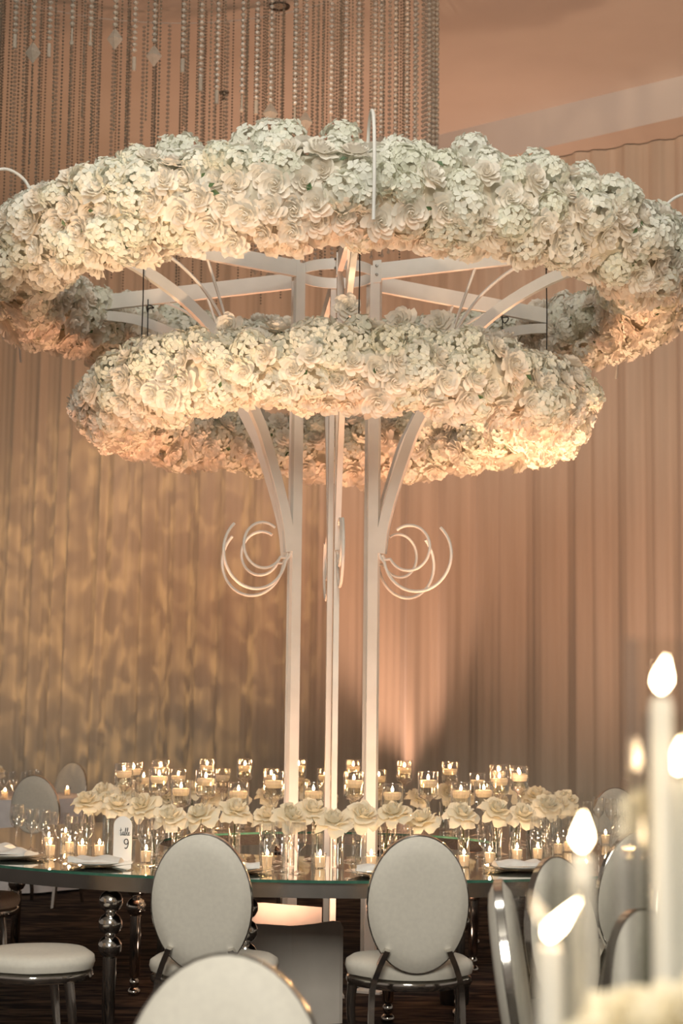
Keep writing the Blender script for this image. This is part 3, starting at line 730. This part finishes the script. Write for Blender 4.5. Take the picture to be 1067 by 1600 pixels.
def make_chair():
    t = thing('oval_back_chair', '', 'chair')
    hw, hh = .195, .266
    obj('backrest', place(oval_pad(hw+.001, hh+.001, .042, 1)), 'chair_cream', t, angle=70)
    obj('back_panel', place(oval_pad(hw+.001, hh+.001, .042, -1)), 'chair_cream', t, angle=70)
    rim = MB(); n = 56; V = []
    for k in range(n):
        a = 2*PI*k/n; c, s = math.cos(a), math.sin(a)
        for r, y in ((.0, -.0125), (.003, -.010), (.003, .010), (.0, .0125), (-.012, .010), (-.012, -.010)): V.append(((hw+r)*c, y, (hh+r)*s))
    rim.add(V, [(k*6+j, k*6+(j+1) % 6, ((k+1) % n)*6+(j+1) % 6, ((k+1) % n)*6+j) for k in range(n) for j in range(6)])
    obj('back_rim', place(rim), 'chrome', t)
    obj('seat', seat_mb(.418, .482), 'chair_cream', t, angle=60)
    obj('seat_frame', seat_mb(.375, .417, .985), 'chrome', t, angle=50)
    for s in (-1, 1):
        fr = spline([(s*.215, .16, .376), (s*.222, .175, .25), (s*.205, .19, .10), (s*.212, .21, .0)], 4)
        obj('leg', MB().tube(fr, [.021 - .008*i/(len(fr)-1) for i in range(len(fr))], 10), 'chrome', t)
        rr_ = spline([(s*.118, -.262, .545), (s*.150, -.240, .47), (s*.172, -.225, .38), (s*.178, -.245, .18), (s*.185, -.29, .0)], 5)
        obj('leg', MB().strip(rr_, (.96, 0, s*.25), .036, .022), 'chrome', t)
    return t
chair0 = make_chair(); chair_used = [False]
def chair(x, y, rz, label, z=0):
    if not chair_used[0]: o = chair0; chair_used[0] = True
    else: o = dup(chair0, (0, 0, 0))
    o.location = (x, y, z); o.rotation_euler = (0, 0, rz); o['label'] = label
    return o
def chair_back(bx, by, rz, label):
    """place a chair by the top of its backrest"""
    off = Matrix.Rotation(rz, 3, 'Z') @ Vector((0, -.28, 0))
    return chair(bx - off.x, by - off.y, rz, label)
chair_back(-.5215, 6.57, dg(-6), 'cream oval-back chair pulled up to the ring table beside the table 9 card')
chair_back(.3125, 6.597, dg(4), 'cream oval-back chair pulled up to the ring table in front of the thin right posts')
chair_back(-.1997, 3.22, dg(172), 'pale oval-back chair standing apart from the ring table, nothing but its top showing')
chair_back(.445, 4.753, dg(-97), 'oval-back chair seen edge-on with a chrome band between two cream pads')
chair_back(.70, 5.588, dg(-130), 'oval-back chair turned three-quarters behind the tall white tapers')
chair_back(1.24, 7.048, dg(28), 'cream oval-back chair at the ring table beyond the tapers with brown rim')
chair_back(.70, 4.044, dg(-128), 'grey-lit oval-back chair just behind the foreground white roses')
chair_back(1.27, 6.2, dg(-150), 'cream oval-back chair half hidden behind the tallest taper')
chair_back(.60, 3.0, dg(-125), 'white oval-back chair cut off beside the foreground flower vase')
chair(-1.27, 6.98, dg(-72), 'cream chair with its seat turned sideways to the ring table near the ball-turned leg')
chair(-1.98, 9.15, dg(-90), 'chair tucked under the ring table with only its seat showing below the apron')
chair_back(-2.29, 12.89, dg(-14), 'oval-back chair beyond the ring table behind the pair of wine glasses')
chair_back(-2.578, 16.6, dg(150), 'small far oval-back chair standing against the back drape')
chair_back(1.876, 11.63, dg(-160), 'far oval-back chair beyond the ring table behind the cluster of wine glasses')

# ------------------------------------------------------------------ crystal bead chandelier
CHX, CHY, CHZ = -1.45, 11.4, 7.15
ch = thing('bead_chandelier', 'wide chandelier of long hanging crystal bead strings with leaf pendants', 'chandelier', (CHX, CHY, CHZ))
def bead_string(L, d, sp, n=6):
    mb = MB(); z = 0
    while -z < L:
        mb.lathe([(0, z), (d*.5, z - d*.3), (d*.5, z - d*.7), (0, z - d)], n); z -= sp
    mb.tube([(0, 0, .01), (0, 0, -L)], .0012, 3)
    return mb
def pend(kind):
    if kind == 0: p = [(0, 0), (.012, -.012), (.046, -.066), (.0, -.13)]
    elif kind == 1: p = [(0, 0), (.006, -.01), (.006, -.075), (.014, -.092), (.011, -.105), (0, -.11)]
    else: p = [(0, 0), (.012, -.004), (.012, -.085), (0, -.09)]
    return MB().lathe(p, 4 if kind == 0 else 8)
pend_me = []
for k in range(3):
    me = pend(k).mesh('pendant', False); me.materials.append(MATS['frosted_crystal']); pend_me.append(me)
def frame_ring(r): return MB().tube([(r*math.cos(2*PI*k/64), r*math.sin(2*PI*k/64), .015) for k in range(64)], .004, 6, closed=True)
for r in (2.08, 1.6, 1.0): obj('frame_ring', frame_ring(r), 'ceiling_paint', ch)
for k in range(6):
    a = k*PI/3 + .3; obj('frame_spoke', MB().tube([(0, 0, .015), (2.08*math.cos(a), 2.08*math.sin(a), .015)], .004, 6), 'ceiling_paint', ch)
obj('ceiling_rod', MB().tube([(0, 0, .015), (0, 0, CZ - CHZ)], .015, 8), 'dark_metal', ch)
LB = [1.70, 1.78, 1.86, 1.94, 2.02, 2.10]
big_me = [bead_string(L, .030, .036).mesh('bead_string', False) for L in LB]
LS = [2.25, 2.35, 2.45]
small_me = [bead_string(L, .016, .024, 5).mesh('bead_string', False) for L in LS]
for me in small_me: me.materials.append(MATS['crystal'])
for me in big_me: me.materials.append(MATS['frosted_crystal'])
rnd = random.Random(3)
for k in range(108):
    a = 2*PI*k/108 + rnd.uniform(-.012, .012); r = 2.08 + rnd.uniform(-.04, .04)
    i = max(0, min(5, int(round((.31*abs(r*math.cos(a) + .1)/.72)/.08)) + rnd.randrange(-1, 2)))
    s = obj('bead_string', big_me[i], None, ch, (r*math.cos(a), r*math.sin(a), 0))
    obj('pendant', rnd.choice(pend_me), None, s, (0, 0, -LB[i] - .02))
for R_, N_ in ((1.85, 62), (1.45, 46), (.95, 28)):
    for k in range(N_):
        a = 2*PI*k/N_ + rnd.uniform(-.03, .03); i = rnd.randrange(3); r = R_ + rnd.uniform(-.06, .06)
        obj('bead_string', small_me[i], None, ch, (r*math.cos(a), r*math.sin(a), 0))

# ------------------------------------------------------------------ far guest table beyond the ring table
ft = thing('guest_table', 'far round guest table under a pale cloth with glasses and flowers', 'table', (-2.95, 14.5, 0))
obj('tabletop', MB().lathe([(0, .75), (.85, .75), (.85, .72), (0, .72)], 40), 'table_cloth', ft)
clp = [(.851, .752), (.86, .70), (.88, .40), (.90, .02)]
clm = MB().lathe(clp, 72); clm.v = [(x*(1 + .03*math.sin(12*math.atan2(y, x))*(.752-z)), y*(1 + .03*math.sin(12*math.atan2(y, x))*(.752-z)), z) for x, y, z in clm.v]
obj('cloth_skirt', clm, 'table_cloth', ft)
obj('cloth_top', MB().lathe([(0, .7525), (.851, .7525)], 48), 'table_cloth', ft)
obj('pedestal', MB().lathe([(0, 0), (.3, 0), (.3, .02), (.04, .05), (.04, .72)], 20), 'dark_metal', ft)
rnd = random.Random(9)
for i in range(11):
    a = rnd.uniform(-2.9, .4); r = rnd.uniform(.35, .78)
    o = obj('wine_glass', wine_me, None, None, (-2.95 + r*math.cos(a), 14.5 + r*math.sin(a), .753)); tag(o, 'empty stemmed wine glass on the far round guest table', 'glass', 'glasses on the far guest table')
for i in range(5):
    a = rnd.uniform(-2.0, 1.2); r = rnd.uniform(.5, .7)
    o = dup(vp, (-2.95 + r*math.cos(a), 14.5 + r*math.sin(a), .753), 0, 'small votive candle burning on the far round guest table', 'votives on the far guest table')
for i in range(7):
    x, y = -2.98 + rnd.uniform(-.2, .10), 14.5 + rnd.uniform(-.15, .15)
    table_rose(x, y, .95 + rnd.uniform(0, .06), .075, 300 + i, 'roses on the far guest table', 'ivory rose in the flower cluster on the far guest table', zbase=.753, vase=False)

# ------------------------------------------------------------------ foreground table with tapers and flowers (just below the frame)
fg = thing('foreground_table', 'round cloth-covered table under the tall foreground tapers', 'table', (.62, 1.62, 0))
obj('tabletop', MB().lathe([(0, .74), (.6, .74), (.6, .71), (0, .71)], 40), 'table_cloth', fg)
obj('cloth_top', MB().lathe([(0, .76), (.6, .76), (.606, .755), (.61, .70), (.62, .3)], 64), 'table_cloth', fg)
obj('pedestal', MB().lathe([(0, 0), (.22, 0), (.22, .02), (.04, .05), (.04, .71)], 20), 'dark_metal', fg)
def taper(x, y, ztop, lean, label, gtop, gr=.033, cr=.0112):
    t = thing('taper_candle', label, 'candle', (x, y, .7605))
    H = ztop - .7605; hz = max(.06, H - .36)
    obj('holder', MB().lathe([(0, .0015), (.028, .0015), (.029, .006), (.010, .016), (.007, .03), (.007, hz - .02), (.014, hz - .005), (.0145, hz + .02), (.0118, hz + .02), (.0118, hz), (0, hz)], 20), 'clear_glass', t)
    c = obj('wax', MB().lathe([(0, hz + .001), (cr, hz + .001), (cr*.97, H - .01), (cr*.8, H - .001), (cr*.3, H - .003), (0, H - .003)], 20), 'taper_wax', t)
    obj('wick', MB().tube([(0, 0, H - .004), (0, 0, H + .007)], .0011, 5), 'wick_black', c)
    me = flame_mb(.034, .0085, lean).mesh('flame'); me.materials.append(MATS['taper_flame'])
    obj('flame', me, None, c, (0, 0, H + .004))
    g = obj('glass_chimney', MB().lathe([(gr, .003), (gr, gtop - .7605), (gr - .002, gtop - .7605), (gr - .002, .003)], 32), 'chimney_glass', None, (x, y, .7605))
    tag(g, 'tall clear glass cylinder around the ' + {0: 'tallest', 1: 'middle-height', 2: 'shortest', 3: 'partly hidden'}[taper.k] + ' foreground taper', 'glass'); taper.k += 1
taper.k = 0
taper(.303, 1.6, 1.436, 0.15, 'tallest white taper candle burning upright among the foreground candles', 1.49)
taper(.223, 1.57, 1.291, 0.05, 'middle-height white taper candle with a round upright flame', 1.345)
taper(.181, 1.47, 1.223, 0.75, 'shortest white taper candle whose flame leans over', 1.275)
taper(.322, 1.62, 1.36, 0.1, 'white taper candle half hidden behind the tallest taper', 1.42)
for i, (x, y, z, rr_) in enumerate([(.245, 1.45, 1.165, .042), (.282, 1.43, 1.165, .045), (.215, 1.44, 1.145, .036), (.318, 1.47, 1.18, .042), (.305, 1.66, 1.325, .036)]):
    table_rose(x, y, z, rr_, 400 + i, 'foreground white roses', 'blurred white rose in the foreground arrangement beside the tapers', zbase=.7605, vase=False)
